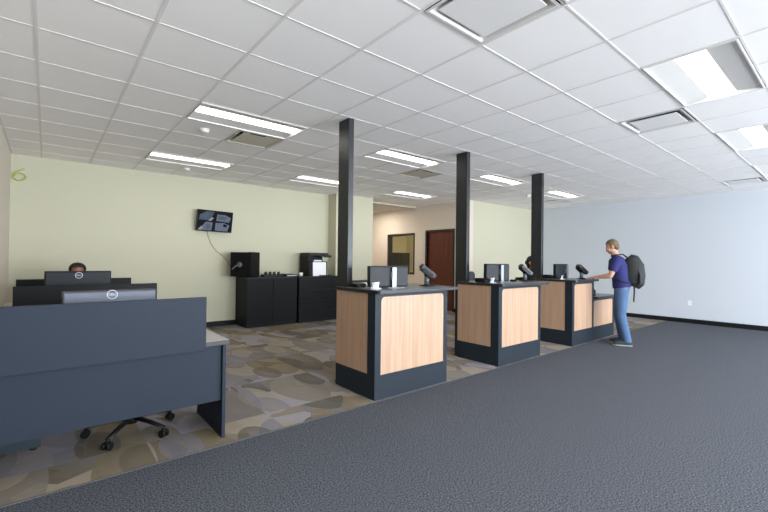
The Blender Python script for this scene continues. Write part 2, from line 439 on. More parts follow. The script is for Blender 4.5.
def make_light():
    """origin at the low-X, low-Y corner of a 1.22 x 0.61 m opening, z = ceiling plane"""
    t = thing('ceiling_light', 'x', 'ceiling light', group='recessed ceiling lights')
    bm = NB(); L_, W_ = 2 * T, T; e = .016
    for (x0, x1, y0, y1) in ((e, L_ - e, e, e + .012), (e, L_ - e, W_ - e - .012, W_ - e), (e, e + .012, e + .012, W_ - e - .012), (L_ - e - .012, L_ - e, e + .012, W_ - e - .012)):
        box(bm, x0, x1, y0, y1, -.006, .02)
    obj('frame', bm, M_white, t)
    ya, yb = e + .012, W_ * .34
    for side in (0, 1):
        bm = NB(); pr = []
        for k in range(9):
            u = k / 8; pr.append((ya + (yb - ya) * u, .004 + .022 * u))
        if side: pr = [(W_ - y, z) for y, z in pr]
        pr2 = [(y, z + .004) for y, z in pr]
        prism(bm, pr + pr2[::-1], e + .012, L_ - e - .012, axis='x')
        obj('wing', bm, M_wing, t, smooth=False)
    bm = NB(); pr = []
    for k in range(9):
        u = k / 8; y = yb + (W_ - 2 * yb) * u; pr.append((y, .028 - .010 * math.sin(u * PI)))
    prism(bm, pr + [(y, z + .006) for y, z in pr[::-1]], e + .03, L_ - e - .03, axis='x')
    obj('lens', bm, M_lens, t)
    bm = NB()
    for x0, x1 in ((e + .012, e + .016), (L_ - e - .016, L_ - e - .012)): box(bm, x0, x1, ya, W_ - ya, .0, .075)
    obj('end_plate', bm, M_white, t, split=True)
    bm = NB(); box(bm, e, L_ - e, e, W_ - e, .075, .082)
    obj('housing', bm, M_white, t)
    return t
proto = make_light()
for k, (i, j, lab) in enumerate(LIGHTS):
    o = proto if k == 0 else copy_tree(proto)
    o.location = (gx(i), gy(j), 2.9); o['label'] = lab
    o.rotation_euler = (0, 0, 0)
def make_vent(kind):
    t = thing('ceiling_vent', 'x', 'ceiling vent', group='square ceiling diffusers')
    mt = M_ventbeige if kind == 'beige' else M_vent
    e = .016; W_ = T; bm = NB()
    # sloping collar
    o1 = [(e, e), (W_ - e, e), (W_ - e, W_ - e), (e, W_ - e)]; c = .12 if kind != 'big' else .10
    i1 = [(c, c), (W_ - c, c), (W_ - c, W_ - c), (c, W_ - c)]
    a = [bm.verts.new((x, y, -.004)) for x, y in o1]; a2 = [bm.verts.new((x + (.02 if x < .3 else -.02), y + (.02 if y < .3 else -.02), -.004)) for x, y in o1]
    b = [bm.verts.new((x, y, .07)) for x, y in i1]
    d = [bm.verts.new((x, y, .10)) for x, y in i1]
    for k in range(4):
        n = (k + 1) % 4
        bm.faces.new([a[k], a[n], a2[n], a2[k]]); bm.faces.new([a2[k], a2[n], b[n], b[k]]); bm.faces.new([b[k], b[n], d[n], d[k]])
    obj('collar', bm, M_coll if kind != 'beige' else mt, t)
    obj('duct', B(.07, W_ - .07, .07, W_ - .07, .101, .14), M_void, t)
    p = .075 if kind == 'big' else (.085 if kind == 'beige' else .085)
    bm = NB(); box(bm, p + (.03 if kind == 'slot' else 0), W_ - p, p, W_ - p, .0, .006)
    obj('plaque', bm, mt, t, bevel=.002)
    if kind == 'slot':
        obj('slot', B(.060, .105, .10, .42, -.001, .004), M_void, t)
    if kind == 'beige': obj('slot', B(.16, .36, .055, .084, -.001, .004), M_void, t)
    bm = NB()
    for x in (.2, W_ - .2):
        for y in (.2, W_ - .2): box(bm, x - .006, x + .006, y - .006, y + .006, .006, .1)
    obj('hanger', bm, M_greyp, t, split=True)
    return t
vp = {}
for (i, j, kind, lab) in VENTS:
    if kind in vp: o = copy_tree(vp[kind])
    else: o = vp[kind] = make_vent(kind)
    o.location = (gx(i), gy(j), 2.9); o['label'] = lab
def detector(x, y, lab):
    t = thing('smoke_detector', lab, 'smoke detector', (x, y, 2.9), group='ceiling detectors')
    bm = NB(); cyl(bm, (0, 0), .055, -.012, .003, 28); obj('base', bm, M_white, t)
    bm = NB(); tube(bm, [(0, 0, -.012), (0, 0, -.03), (0, 0, -.042)], [.048, .045, .02], 28); obj('cover', bm, M_white, t, bevel=.003)
detector(1.44, 5.1, 'white round smoke detector beside the beige diffuser above the desks')
detector(8.6, 5.05, 'small white detector near the top of the third black column')
detector(1.85, 7.55, 'small ceiling sensor behind the light nearest the back wall')
# hidden-side lamps: the hallway downlight, and an unseen lamp added to brighten the office
def downlight(x, y, z, r, lab, e):
    t = thing('downlight', lab, 'ceiling light', (x, y, z))
    bm = NB(); ring(bm, (0, 0, 0), r + .01, .008, 'z'); obj('rim', bm, M_white, t)
    bm = NB(); cyl(bm, (0, 0), r, -.006, 0, 28); obj('lens', bm, mat('lens_warm', (1, .90, .78, 1), .5, emit=e), t)
downlight(7.3, 9.6, 2.862, .16, 'round downlight in the ceiling of the hallway', 24)
downlight(9.9, 9.0, 2.895, .22, 'unseen round lamp added to light the office behind the hallway window', 110)

# ------------------------------------------------------------ steel columns
def column(x, y, lab):
    t = thing('steel_column', lab, 'column', (x, y, 0), group='black steel columns')
    pts = rrect(0, .068, 0, .20, .006, 3)
    bm = NB(); prism(bm, pts, .012, 2.893); obj('shaft', bm, M_steel, t)
    obj('base_plate', B(-.008, .078, -.015, .215, 0, .012), M_blackp, t)
column(2.492, 3.585, 'black steel column rising from the nearest wood counter')
column(4.515, 3.59, 'black steel column rising from the middle wood counter')
column(6.57, 3.60, 'black steel column rising from the farthest wood counter')

# ------------------------------------------------------------ service counters
def counter(x, w, lab, wlow=0):
    """outer corner at (x, 3.03); faces -Y"""
    y0, y1 = 3.03, 3.71
    t = thing('service_counter', lab, 'counter', (x, y0, 0), group='wood and slate service counters')
    D = y1 - y0; hb = .235; zt = 1.03; W_ = w
    # base plinth
    bm = NB(); tot = w + wlow
    box(bm, 0, tot, 0, .035, 0, hb); box(bm, 0, .035, .035, D, 0, hb); box(bm, tot - .035, tot, .035, D, 0, hb)
    obj('plinth', bm, M_slate2, t, bevel=.002)
    # corner posts
    def post(xa, xb, z1, side):
        bm = NB(); box(bm, xa, xb, 0, .035, hb, z1)
        if side == 'L': box(bm, xa, xa + .035, .035, .12, hb, z1)
        if side == 'R': box(bm, xb - .035, xb, .035, .10, hb, z1)
        obj('corner_post', bm, M_slate2, t)
    post(0, .075, zt, 'L'); post(w - .055, w, zt, 'R' if not wlow else '')
    # front wood panel set in a round-cornered frame
    def front(xa, xb, z1):
        r = .045; zr = z1 - .035
        bm = NB(); n = 6
        pts = [(xa, hb), (xb, hb), (xb, zr - r)] + [(xb - r + r * math.cos(R(90 * i / n)), zr - r + r * math.sin(R(90 * i / n))) for i in range(1, n + 1)] + [(xa + r - r * math.sin(R(90 * i / n)), zr - r + r * math.cos(R(90 * i / n))) for i in range(0, n + 1)]
        prism(bm, pts, .006, .028, axis='y'); obj('front_panel', bm, M_wood, t)
        bm = NB()
        box(bm, xa, xb, .0, .035, zr, z1)
        for s in (0, 1):
            c = [(xa + r, zr), (xa, zr), (xa, zr - r)] + [(xa + r - r * math.cos(R(90 * i / n)), zr - r + r * math.sin(R(90 * i / n))) for i in range(1, n)]
            if s: c = [(xa + xb - u, v) for u, v in c]
            prism(bm, c, 0, .035, axis='y')
        box(bm, xa, xb, .0281, .035, hb, zr - r)
        obj('front_frame', bm, M_slate2, t)
    front(.075, w - .055, zt)
    if wlow:
        zl = .72
        bm = NB(); box(bm, tot - .05, tot, 0, .035, hb, zl); box(bm, tot - .035, tot, .035, D, hb, zl); obj('corner_post', bm, M_slate2, t)
        front(w + .002, tot - .05, zl)
        pts = rrect(w - .02, tot + .02, -.12, D - .05, .03); bm = NB(); prism(bm, pts, zl, zl + .035)
        # low worktop starts past the tall unit's end panel
        o = obj('low_worktop', B(w + .001, tot + .03, -.07, D - .02, zl + .001, zl + .036), M_edge, t, bevel=.006); bm.free()
        obj('laminate', B(w + .012, tot + .02, -.06, D - .03, zl + .036, zl + .038), M_top, t)
        obj('end_panel', B(w - .035, w, .036, D, hb, zt), M_slate2, t)
    else:
        obj('side_panel', B(w - .035, w, .10, D, hb, zt), M_wood, t)
    obj('side_panel', B(.004, .03, .12, D, hb, zt), M_wood, t)
    # shelves open to the staff side
    obj('shelf', B(.036, w - .036, .036, D - .02, .52, .545) if 0 else B(.15, w - .036, .036, D - .06, .52, .545), M_slate2, t)
    # worktop with a notch for the column
    nx0, nx1, ny = .031, .15, .54
    out = [(-.02, D), (-.02, -.06), (.0, -.08), (w + (.11 if not wlow else .03) - .02, -.08), (w + (.11 if not wlow else .03), -.06), (w + (.11 if not wlow else .03), D), (nx1, D), (nx1, ny), (nx0, ny), (nx0, D)]
    bm = NB(); prism(bm, out, zt, zt + .033); wt = obj('worktop', bm, M_edge, t, bevel=.004)
    ins = [(0, D - .01), (0, -.055), (.01, -.065), (w + (.09 if not wlow else .02), -.065), (w + (.09 if not wlow else .02), D - .01), (nx1 + .01, D - .01), (nx1 + .01, ny - .01), (nx0 - .01, ny - .01), (nx0 - .01, D - .01)]
    bm = NB(); prism(bm, ins, zt + .033, zt + .035); obj('laminate', bm, M_top, wt)
    return t
counter(2.437, 1.04, 'nearest wood-fronted service counter with slate frame')
counter(4.475, 1.04, 'middle wood-fronted service counter between the other two')
counter(6.505, .80, 'farthest service counter, with a lowered end where the man stands', wlow=.87)
ZC = 1.065

# ---- monitors
def text_bm(txt, size, depth=.001):
    cu = bpy.data.curves.new('lettering', 'FONT'); cu.body = txt; cu.size = size; cu.extrude = depth; cu.align_x = 'CENTER'; cu.align_y = 'CENTER'
    o = bpy.data.objects.new('lettering', cu); COL.objects.link(o)
    dg = bpy.context.evaluated_depsgraph_get(); me = bpy.data.meshes.new_from_object(o.evaluated_get(dg))
    bm = NB(); bm.from_mesh(me); bpy.data.objects.remove(o); bpy.data.meshes.remove(me); return bm
def monitor(loc, rz, w, h, zc, lab, stand_mat=M_silver, back=M_monback, logo=False, stand_off=0, group=None):
    """screen faces local +Y, back faces local -Y; zc = height of panel centre above loc"""
    t = thing('monitor', lab, 'computer monitor', loc, rz, group)
    bm = NB(); prism(bm, rrect(-w / 2, w / 2, zc - h / 2, zc + h / 2, .008), -.004, .018, axis='y')
    obj('bezel', bm, M_blackp, t)
    bm = NB(); v = box(bm, -w / 2 + .004, w / 2 - .004, -.03, -.004, zc - h / 2 + .004, zc + h / 2 - .004)
    for q in v:
        if q.co.y < -.02: q.co.x *= .975; q.co.z = zc + (q.co.z - zc) * .95
    obj('back_cover', bm, back, t, bevel=.006)
    obj('screen', B(-w / 2 + .01, w / 2 - .01, .018, .020, zc - h / 2 + .012, zc + h / 2 - .01), mat('screen_off', srgb(20, 24, 32), .15), t)
    bm = NB(); top = zc + .04 if h > .3 else zc + h / 2 - .015
    prism(bm, rrect(stand_off - .024, stand_off + .024, .008, top, .006), -.062, -.045, axis='y')
    box(bm, stand_off - .03, stand_off + .03, -.045, -.029, zc - .03, min(top - .01, zc + .05))
    obj('stand', bm, stand_mat, t)
    bm = NB(); prism(bm, rrect(stand_off - .11, stand_off + .11, -.13, .07, .02), 0, .008); obj('stand_foot', bm, stand_mat, t, bevel=.002)
    if logo:
        bm = NB(); ring(bm, (0, -.0305, zc + logo), .030, .0028, 'y')
        r_ = obj('logo_ring', bm, M_logo, t)
        bm = text_bm('DELL', .021, .0008); bmesh.ops.transform(bm, matrix=Matrix.Translation((0, -.031, zc + logo)) @ Matrix.Rotation(R(90), 4, 'X'), verts=bm.verts)
        obj('logo_letters', bm, M_logo, r_)
    return t

# ---- payment terminal on a swivel stand
def terminal(loc, rz, lab):
    t = thing('payment_terminal', lab, 'payment terminal', loc, rz, 'swivel payment terminals'); t.scale = (1.12, 1.12, 1.12)
    bm = NB(); cyl(bm, (0, 0), .075, 0, .008, 28); cyl(bm, (0, 0), .05, .008, .016, 28, r2=.03); obj('base', bm, M_blackp, t)
    bm = NB(); cyl(bm, (0, 0), .026, .016, .10, 20); obj('pole', bm, M_greyp, t)
    rt = Matrix.Translation((0, 0, .135)) @ Matrix.Rotation(R(-38), 4, 'X')
    bm = NB(); box(bm, -.05, .05, -.075, .075, -.022, -.004, mtx=rt); box(bm, -.058, -.05, -.06, .06, -.022, .02, mtx=rt); box(bm, .05, .058, -.06, .06, -.022, .02, mtx=rt)
    tube(bm, [(0, 0, .095), (0, .0, .12)], [.024, .03], 14)
    obj('cradle', bm, M_blackp, t, bevel=.003)
    bm = NB(); v = prism(bm, rrect(-.05, .05, -.10, .10, .02), -.004, .04)
    bmesh.ops.transform(bm, matrix=rt, verts=v); b_ = obj('terminal_body', bm, mat('terminal_grey', srgb(26, 28, 32), .4), t, bevel=.004)
    obj('screen', B(-.036, .036, .02, .085, .0402, .0425, mtx=rt), mat('terminal_screen', srgb(60, 66, 76), .2), b_)
    bm = NB()
    for r_ in range(4):
        for c in range(3): box(bm, -.033 + c * .024, -.015 + c * .024, -.085 + r_ * .024, -.069 + r_ * .024, .0402, .044, mtx=rt)
    obj('keypad', bm, M_greyp, b_)
    bm = NB(); tube(bm, [(.0, .06, .01), (-.02, .10, .006), (-.10, .13, .006), (-.17, .10, .006)], .004, 6); obj('cord', bm, M_blackp, t)
    return t
# ---- counter things
def card_holder(loc, rz, lab):
    t = thing('card_holder', lab, 'card holder', loc, rz)
    bm = NB(); prism(bm, [(-.035, 0), (.035, 0), (.03, .012), (-.005, .07), (-.012, .068), (.0, .012), (-.035, .008)], -.05, .05, axis='x')
    obj('stand', bm, mat('clear_plastic', srgb(214, 218, 226), .2), t)
    bm = NB(); v = box(bm, -.044, .044, -.012, -.008, .012, .066)
    obj('card', bm, M_paper, t, rot=(R(-22), 0, 0), loc=(0, .004, 0))
    return t
def device_box(loc, rz, sx, sy, sz, lab, name='card_printer', cat='card printer'):
    t = thing(name, lab, cat, loc, rz)
    bm = NB(); prism(bm, [(-sy / 2, .004), (sy / 2, .004), (sy / 2, sz), (-sy / 4, sz), (-sy / 2, sz * .75)], -sx / 2, sx / 2, axis='x')
    obj('body', bm, M_blackp, t, bevel=.005)
    bm = NB()
    for x in (-sx / 2 + .02, sx / 2 - .02):
        for y in (-sy / 2 + .02, sy / 2 - .02): cyl(bm, (x, y), .008, 0, .005, 10)
    obj('foot', bm, M_rub, t, split=True)
    obj('slot', B(-sx / 3, sx / 3, -sy / 2 - .001, -sy / 2 + .004, sz * .35, sz * .45), M_greyp, t)
    return t
def mouse(loc, rz, lab):
    t = thing('computer_mouse', lab, 'computer mouse', loc, rz)
    bm = NB(); ell(bm, (0, 0, .012), (.03, .052, .018)); 
    for v in bm.verts: v.co.z = max(v.co.z, 0)
    b_ = obj('body', bm, M_blackp, t, smooth=True)
    bm = NB(); tube(bm, [(-.0035, .025, .0305), (.0035, .025, .0305)], .006, 10); obj('wheel', bm, M_greyp, t)
monitor((2.80, 3.27, ZC), R(-14), .47, .225, .117, 'computer monitor on a silver stand on the nearest counter', stand_off=.045, group='monitors on the service counters')
terminal((3.36, 3.24, ZC), R(235), 'black payment terminal on a pole on the nearest counter')
device_box((2.53, 3.43, ZC), R(8), .13, .10, .045, 'small black box on the nearest counter beside its column')
card_holder((2.53, 3.14, ZC), R(20), 'white card holder beside the black box on the nearest counter')
monitor((4.86, 3.33, ZC), R(-8), .47, .25, .13, 'computer monitor on a silver stand on the middle counter', stand_off=.05, group='monitors on the service counters')
terminal((5.46, 3.25, ZC), R(240), 'black payment terminal on a pole on the middle counter')
device_box((4.56, 3.35, ZC), R(5), .13, .16, .06, 'low black device on the middle counter beside its column')
card_holder((4.62, 3.22, ZC), R(25), 'small white card holder on the middle counter before its monitor')
mouse((5.20, 3.28, ZC), R(20), 'black computer mouse on the middle counter')
monitor((6.78, 3.36, ZC), R(-4), .40, .25, .13, 'small computer monitor on the farthest counter', stand_off=.12, group='monitors on the service counters')
terminal((7.07, 3.14, ZC), R(245), 'black payment terminal on a pole on the farthest counter')
device_box((6.62, 3.50, ZC), R(5), .12, .14, .07, 'black device at the corner of the farthest counter by its column')
card_holder((6.60, 3.24, ZC), R(25), 'small white card holder on the farthest counter')
mouse((6.93, 3.06, ZC), R(20), 'black computer mouse on the farthest counter')
device_box((7.40, 3.12, .7585), R(10), .11, .14, .13, 'grey card reader box on the lowered end of the farthest counter', 'card_reader', 'card reader')

def keyboard(loc, rz, lab):
    t = thing('keyboard', lab, 'keyboard', loc, rz)
    bm = NB(); prism(bm, [(-.07, 0), (.07, 0), (.07, .026), (-.07, .012)], -.21, .21, axis='x'); b_ = obj('case', bm, M_blackp, t, bevel=.003)
    bm = NB()
    for r_ in range(5):
        for c in range(15): box(bm, -.203 + c * .027, -.181 + c * .027, -.06 + r_ * .024, -.041 + r_ * .024, .014 + r_ * .0024, .021 + r_ * .0024)
    obj('keys', bm, M_greyp, b_)
keyboard((3.12, 3.60, ZC), 0, 'black keyboard at the staff edge of the nearest counter')

# ------------------------------------------------------------ office desks with privacy screens
def desk(y, xr, lab, xl=-.40, sl=-.29, sr=None, mt=M_slate, screen_h=(.69, 1.076), slab=''):
    """front (customer) edge near y; runs along X"""
    t = thing('office_desk', lab, 'desk', (xl, y, 0), group='slate office desks')
    L_ = xr - xl
    obj('desktop', B(0, L_, .045, .76, .705, .74), M_edge if mt is M_slate else M_black, t, bevel=.003)
    obj('top_laminate', B(.004, L_ - .004, .050, .755, .740, .7415), M_deskw, t)
    for x0 in (.02, L_ - .045):
        bm = NB(); box(bm, x0, x0 + .025, .07, .72, 0, .704); obj('leg', bm, mt, t, bevel=.002)
    obj('modesty_panel', B(.046, L_ - .046, .10, .118, .28, .704), mt, t)
    sr = sr if sr is not None else .893
    obj('privacy_screen', B(sl - xl, sr - xl, 0, .025, screen_h[0], screen_h[1]), mt, t, bevel=.003)
    bm = NB()
    for x in (.25, L_ - .45): box(bm, x, x + .05, .0255, .10, .694, .7045)
    obj('screen_bracket', bm, M_greyp, t, split=True)
    bm = NB(); cyl(bm, (L_ - .17, .33), .03, .7416, .746, 20); obj('cable_grommet', bm, M_blackp, t)
    return t
desk(3.05, 1.08, 'large slate blue desk with privacy screen in the near left')
desk(4.98, 1.1, 'black desk with privacy screen, second behind the near slate desk', mt=M_black, sl=-.228, sr=.937)
desk(6.46, 1.08, 'black desk farthest back, against which the seated person sits', mt=M_black, sl=-.27, sr=.90)
monitor((.36, 3.42, .7415), R(0), .555, .33, .218, 'silver-backed monitor on the near slate desk', back=mat('monitor_back_silver', srgb(92, 97, 110), .5), logo=.135, stand_mat=M_blackp, group='monitors on the office desks')
monitor((.268, 5.30, .7415), R(-3), .56, .33, .30, 'black-backed monitor on the second desk, before the seated person', back=M_monback, logo=.12, stand_mat=M_blackp, group='monitors on the office desks')
# pedestal under near desk
t = thing('drawer_pedestal', 'dark drawer pedestal under the left end of the near desk', 'drawer unit', (-.37, 3.72, 0))
obj('body', B(0, .36, 0, .44, .02, .62), M_slate2, t, bevel=.003)
for k in range(3):
    d_ = obj('drawer', B(.006, .354, .4405, .456, .11 + k * .17, .27 + k * .17), M_slate, t)
    obj('handle', B(.12, .24, .4565, .468, .20 + k * .17, .21 + k * .17), M_silver, d_)
for x in (.04, .32):
    for y in (.04, .40):
        bm = NB(); cyl(bm, (x, y), .02, 0, .02, 10); obj('glide', bm, M_blackp, t)

# ------------------------------------------------------------ office chairs
def office_chair(loc, rz, lab, seat=.46, backtop=.95, fab=M_fabric, spin=0):
    """sitter faces local -Y... backrest at local +Y"""
    t = thing('office_chair', lab, 'office chair', loc, rz, 'black swivel office chairs')
    bm = NB(); cyl(bm, (0, 0), .04, .075, .13, 16); obj('hub', bm, M_blackp, t)
    for k in range(5):
        a = 2 * PI * k / 5 + spin; c, s = math.cos(a), math.sin(a)
        bm = NB(); tube(bm, [(.03 * c, .03 * s, .115), (.17 * c, .17 * s, .10), (.30 * c, .30 * s, .075)], [(.017, .025), (.015, .02), (.011, .016)], 10)
        l_ = obj('base_leg', bm, M_blackp, t)
        bm = NB(); x, y = .30 * c, .30 * s
        tube(bm, [(x, y, .05), (x, y, .082)], .009, 8)
        for q in (-.017, .017):
            ax = Vector((-s, c, 0)); p = Vector((x, y, .028)); tube(bm, [p + ax * (q - .009), p + ax * (q + .009)], .028, 16)
        tube(bm, [(x, y, .045), (x, y, .06)], [.026, .012], 12)
        obj('caster', bm, M_blackp, l_)
    bm = NB(); cyl(bm, (0, 0), .028, .13, .24, 16); cyl(bm, (0, 0), .016, .24, seat - .07, 14); obj('gas_lift', bm, M_blackp, t)
    obj('seat_plate', B(-.10, .10, -.10, .16, seat - .07, seat - .05), M_blackp, t, bevel=.004)
    bm = NB(); prism(bm, rrect(-.24, .24, -.23, .23, .08), seat - .05, seat + .03); obj('seat', bm, fab, t, bevel=.025, seg=4)
    bm = NB(); tube(bm, [(0, .14, seat - .06), (0, .27, seat - .04), (0, .30, seat + .08), (0, .285, backtop - .25)], [(.012, .03)] * 4, 10); obj('back_support', bm, M_blackp, t)
    bm = NB(); zb = max(seat + .12, backtop - .42)
    v = prism(bm, rrect(-.22, .22, zb, backtop, .07, 8), .225, .275, axis='y')
    bmesh.ops.subdivide_edges(bm, edges=bm.edges, cuts=1)
    for q in bm.verts: q.co.y -= .0 + .5 * q.co.x ** 2
    obj('backrest', bm, fab, t, bevel=.008, seg=2)
    return t
office_chair((.53, 3.66, 0), 0, 'black swivel chair on casters tucked under the near desk', backtop=.90, spin=R(17))
office_chair((.34, 7.06, 0), 0, 'office chair of the person at the farthest desk', seat=.40, backtop=.90)
office_chair((6.22, 4.78, 0), R(-12), 'tall swivel chair standing empty beyond the middle counter', seat=.66, backtop=1.15, fab=M_fabricg)
office_chair((7.32, 4.20, 0), 0, 'tall swivel chair under the worker behind the farthest counter', seat=.59, backtop=1.04)

# ------------------------------------------------------------ back wall furniture
def cabinet(x0, x1, kind, lab):
    y0 = 7.66; D = .60; Ht = .985
    t = thing('storage_cabinet', lab, 'cabinet', (x0, y0, 0), group='black cabinets at the back wall'); w = x1 - x0
    obj('body', B(0, w, .02, D, .05, Ht - .03), M_black, t, bevel=.002)
    obj('kick_plate', B(.02, w - .02, .04, D, 0, .05), M_rub, t)
    obj('top', B(-.005, w + .005, 0, D + .01, Ht - .03, Ht), M_blackp, t, bevel=.003)
    if kind == 'doors':
        for k in range(2):
            a = .004 + k * (w / 2); d_ = obj('door', B(a, a + w / 2 - .008, 0, .019, .055, Ht - .04), M_black, t, bevel=.0015)
            obj('handle', B(a + (w / 2 - .03 if k == 0 else .01), a + (w / 2 - .018 if k == 0 else .022), -.012, -.001, .45, .6), M_blackp, d_)
    else:
        n = 4; hh = (Ht - .095) / n
        for k in range(n):
            z = .055 + k * hh; d_ = obj('drawer', B(.004, w - .004, 0, .019, z, z + hh - .012), M_black, t, bevel=.0015)
            obj('handle', B(.02, w - .02, -.01, -.001, z + hh - .03, z + hh - .018), M_blackp, d_)
cabinet(2.98, 4.05, 'doors', 'black two-door cabinet below the safe at the back wall')
cabinet(4.09, 5.13, 'drawers', 'black four-drawer lateral file under the printer')
ZK = .9855
# safe, turned on the cabinet
t = thing('safe', 'black safe with dial and lever on the two-door cabinet', 'safe', (3.065, 7.69, ZK), R(44.6))
obj('body', B(0, .42, .06, .42, .012, .49), M_black, t, bevel=.006)   # right side = local y=0 face ... left side carries the door
d_ = obj('door', B(-.022, -.001, .015, .41, .02, .465), M_black, t, bevel=.004)
obj('side_panel', B(.0, .42, .0, .059, .012, .495), M_black, t, bevel=.004)
bm = NB(); ring(bm, (-.045, .21, .25), .042, .008, 'x'); tube(bm, [(-.023, .21, .25), (-.05, .21, .25)], [.03, .018], 18); obj('dial', bm, M_silver, d_)
bm = NB(); tube(bm, [(-.024, .28, .225), (-.055, .28, .225), (-.055, .36, .15)], [.009, .011, .013], 10); obj('lever', bm, M_silver, d_)
bm = NB()
for x, y in ((.04, .04), (.38, .04), (.38, .38), (.04, .25)): cyl(bm, (x, y), .015, 0, .012, 10)
obj('foot', bm, M_rub, t, split=True)
# charger tray with four handsets
t = thing('charger_tray', 'black multi-unit charger tray between the safe and printer', 'charger', (3.46, 7.90, ZK))
bm = NB(); prism(bm, rrect(-.08, .36, -.07, .07, .01), 0, .045); obj('tray', bm, M_blackp, t, bevel=.006)
for k in range(4):
    h_ = thing('radio_handset', ['first', 'second', 'third', 'fourth'][k] + ' black handset from the safe in the charger tray', 'handset', (3.46 + .0 + .093 * k, 7.90, ZK + .0455), group='handsets in the charger tray')
    bm = NB(); prism(bm, rrect(-.026, .026, -.022, .022, .01), 0, .05); obj('body', bm, M_blackp, h_, bevel=.008)
    bm = NB(); cyl(bm, (.015, 0), .008, .045, .062, 10); obj('knob', bm, M_greyp, h_)
t = thing('paper_tray', 'flat black tray on the cabinets left of the printer', 'tray', (3.98, 7.90, ZK))
bm = NB(); box(bm, -.12, .15, -.13, .13, 0, .012); box(bm, -.12, -.11, -.13, .13, .0121, .055); box(bm, .14, .15, -.13, .13, .0121, .035); box(bm, -.1099, .1399, .12, .13, .0121, .045)
obj('tray', bm, M_blackp, t); obj('paper', B(-.10, .13, -.12, .11, .0125, .02), M_paper, t)
t = thing('paper_cup', 'small white cup on the drawer cabinet beside the printer', 'cup', (4.20, 7.78, ZK))
bm = NB(); tube(bm, [(0, 0, 0), (0, 0, .07)], [.032, .042], 20); obj('cup', bm, M_paper, t); bm = NB(); cyl(bm, (0, 0), .043, .0705, .078, 20); obj('lid', bm, M_paper, t)
# printer
t = thing('office_printer', 'black multifunction printer with white sheet on the drawer cabinet', 'printer', (4.63, 7.97, ZK), R(-4))
obj('body', B(-.24, .22, -.22, .24, 0, .32), M_black, t, bevel=.012)
obj('scanner_lid', B(-.24, .24, -.24, .24, .44, .51), M_blackp, t, bevel=.01)
bm = NB(); box(bm, -.24, -.13, -.20, .24, .321, .439); box(bm, -.1299, .22, .02, .24, .321, .439); obj('scanner_neck', bm, M_black, t)
obj('control_panel', B(.10, .27, -.30, -.242, .41, .46, mtx=Matrix.Rotation(R(0), 4, 'X')), M_blackp, t, bevel=.006)
obj('output_paper', B(-.10, .08, -.2, .01, .3215, .35), M_paper, t)
obj('paper_drawer', B(-.2, .2, -.235, -.2205, .02, .13), M_blackp, t, bevel=.003)
s_ = tag(obj('notice_sheet', B(-.13, .19, -.003, 0, .0, .30), M_paper), 'white sheet of paper leaning on the front of the printer', 'paper'); s_.location = (4.585, 7.71, ZK + .004); s_.rotation_euler = (R(-2), 0, R(-4))
t = thing('flat_box', 'flat black folder on the drawer cabinet in front of the printer', 'folder', (4.72, 7.70, ZK))
obj('cover', B(-.12, .16, -.03, .0, 0, .02), M_blackp, t, bevel=.003)
# TV
t = thing('wall_screen', 'flat security screen tilted on the green wall, showing four camera views', 'television', (2.52, 8.20, 2.08), 0)
rt = Matrix.Rotation(R(9), 4, 'X') @ Matrix.Rotation(R(1.5), 4, 'Y')
bm = NB(); v = prism(bm, rrect(-.335, .335, -.205, .205, .008), -.045, -.005, axis='y'); bmesh.ops.transform(bm, matrix=rt, verts=v)
obj('bezel', bm, M_blackp, t)
M_tv = {k: mat('cam_' + k, srgb(*c), .6, emit=.1, spec=.1) for k, c in dict(bg=(6, 9, 12), grey=(80, 84, 97), blue=(61, 69, 83), teal=(53, 66, 70), dark=(8, 11, 16), pale=(113, 115, 113)).items()}
bm = NB(); v = box(bm, -.325, .325, -.0475, -.0455, -.193, .195); bmesh.ops.transform(bm, matrix=rt, verts=v)
sc = obj('screen', bm, M_tv['bg'], t)
def tvshape(polys, key, lay):
    bm = NB()
    for P in polys:
        v = prism(bm, P, -.0476 - .0006 * lay - .0004, -.0476 - .0006 * lay, axis='y'); bmesh.ops.transform(bm, matrix=rt, verts=v)
    return bm, key
for key, lay, polys in (
    ('teal', 0, [[(-.30, .01), (-.10, .01), (-.02, .18), (-.16, .185), (-.29, .11)]]),
    ('blue', 1, [[(-.28, .05), (-.15, .03), (-.10, .14), (-.18, .165), (-.28, .10)]]),
    ('pale', 2, [[(-.13, .0), (-.08, -.005), (-.03, .06), (-.07, .075)]]),
    ('grey', 0, [[(.02, .01), (.27, -.005), (.30, .09), (.14, .155), (.03, .14)], [(.01, -.18), (.25, -.185), (.28, -.06), (.17, -.02), (.01, -.03)], [(-.29, -.18), (-.06, -.185), (-.04, -.03), (-.17, -.02)]]),
    ('blue', 1, [[(.05, .04), (.19, .03), (.22, .10), (.06, .11)], [(-.17, -.16), (-.08, -.16), (-.08, -.07), (-.15, -.05)]]),
    ('dark', 2, [[(.16, -.10), (.23, -.10), (.23, -.05), (.16, -.04)], [(.05, .135), (.18, .14), (.17, .165), (.05, .165)]]),
    ('pale', 2, [[(-.31, -.185), (-.25, -.11), (-.22, -.13), (-.24, -.185)]]),
    ('dark', 3, [[(-.012, -.19), (.006, -.19), (.006, .19), (-.012, .19)], [(-.32, -.015), (-.013, -.015), (-.013, .003), (-.32, .003)], [(.007, -.015), (.32, -.025), (.32, -.01), (.007, .003)]])):
    bm, k_ = tvshape(polys, key, lay); obj('camera_view', bm, M_tv[k_], sc, split=True)
obj('wall_bracket', B(-.08, .08, -.02, .095, -.08, .08), M_blackp, t)
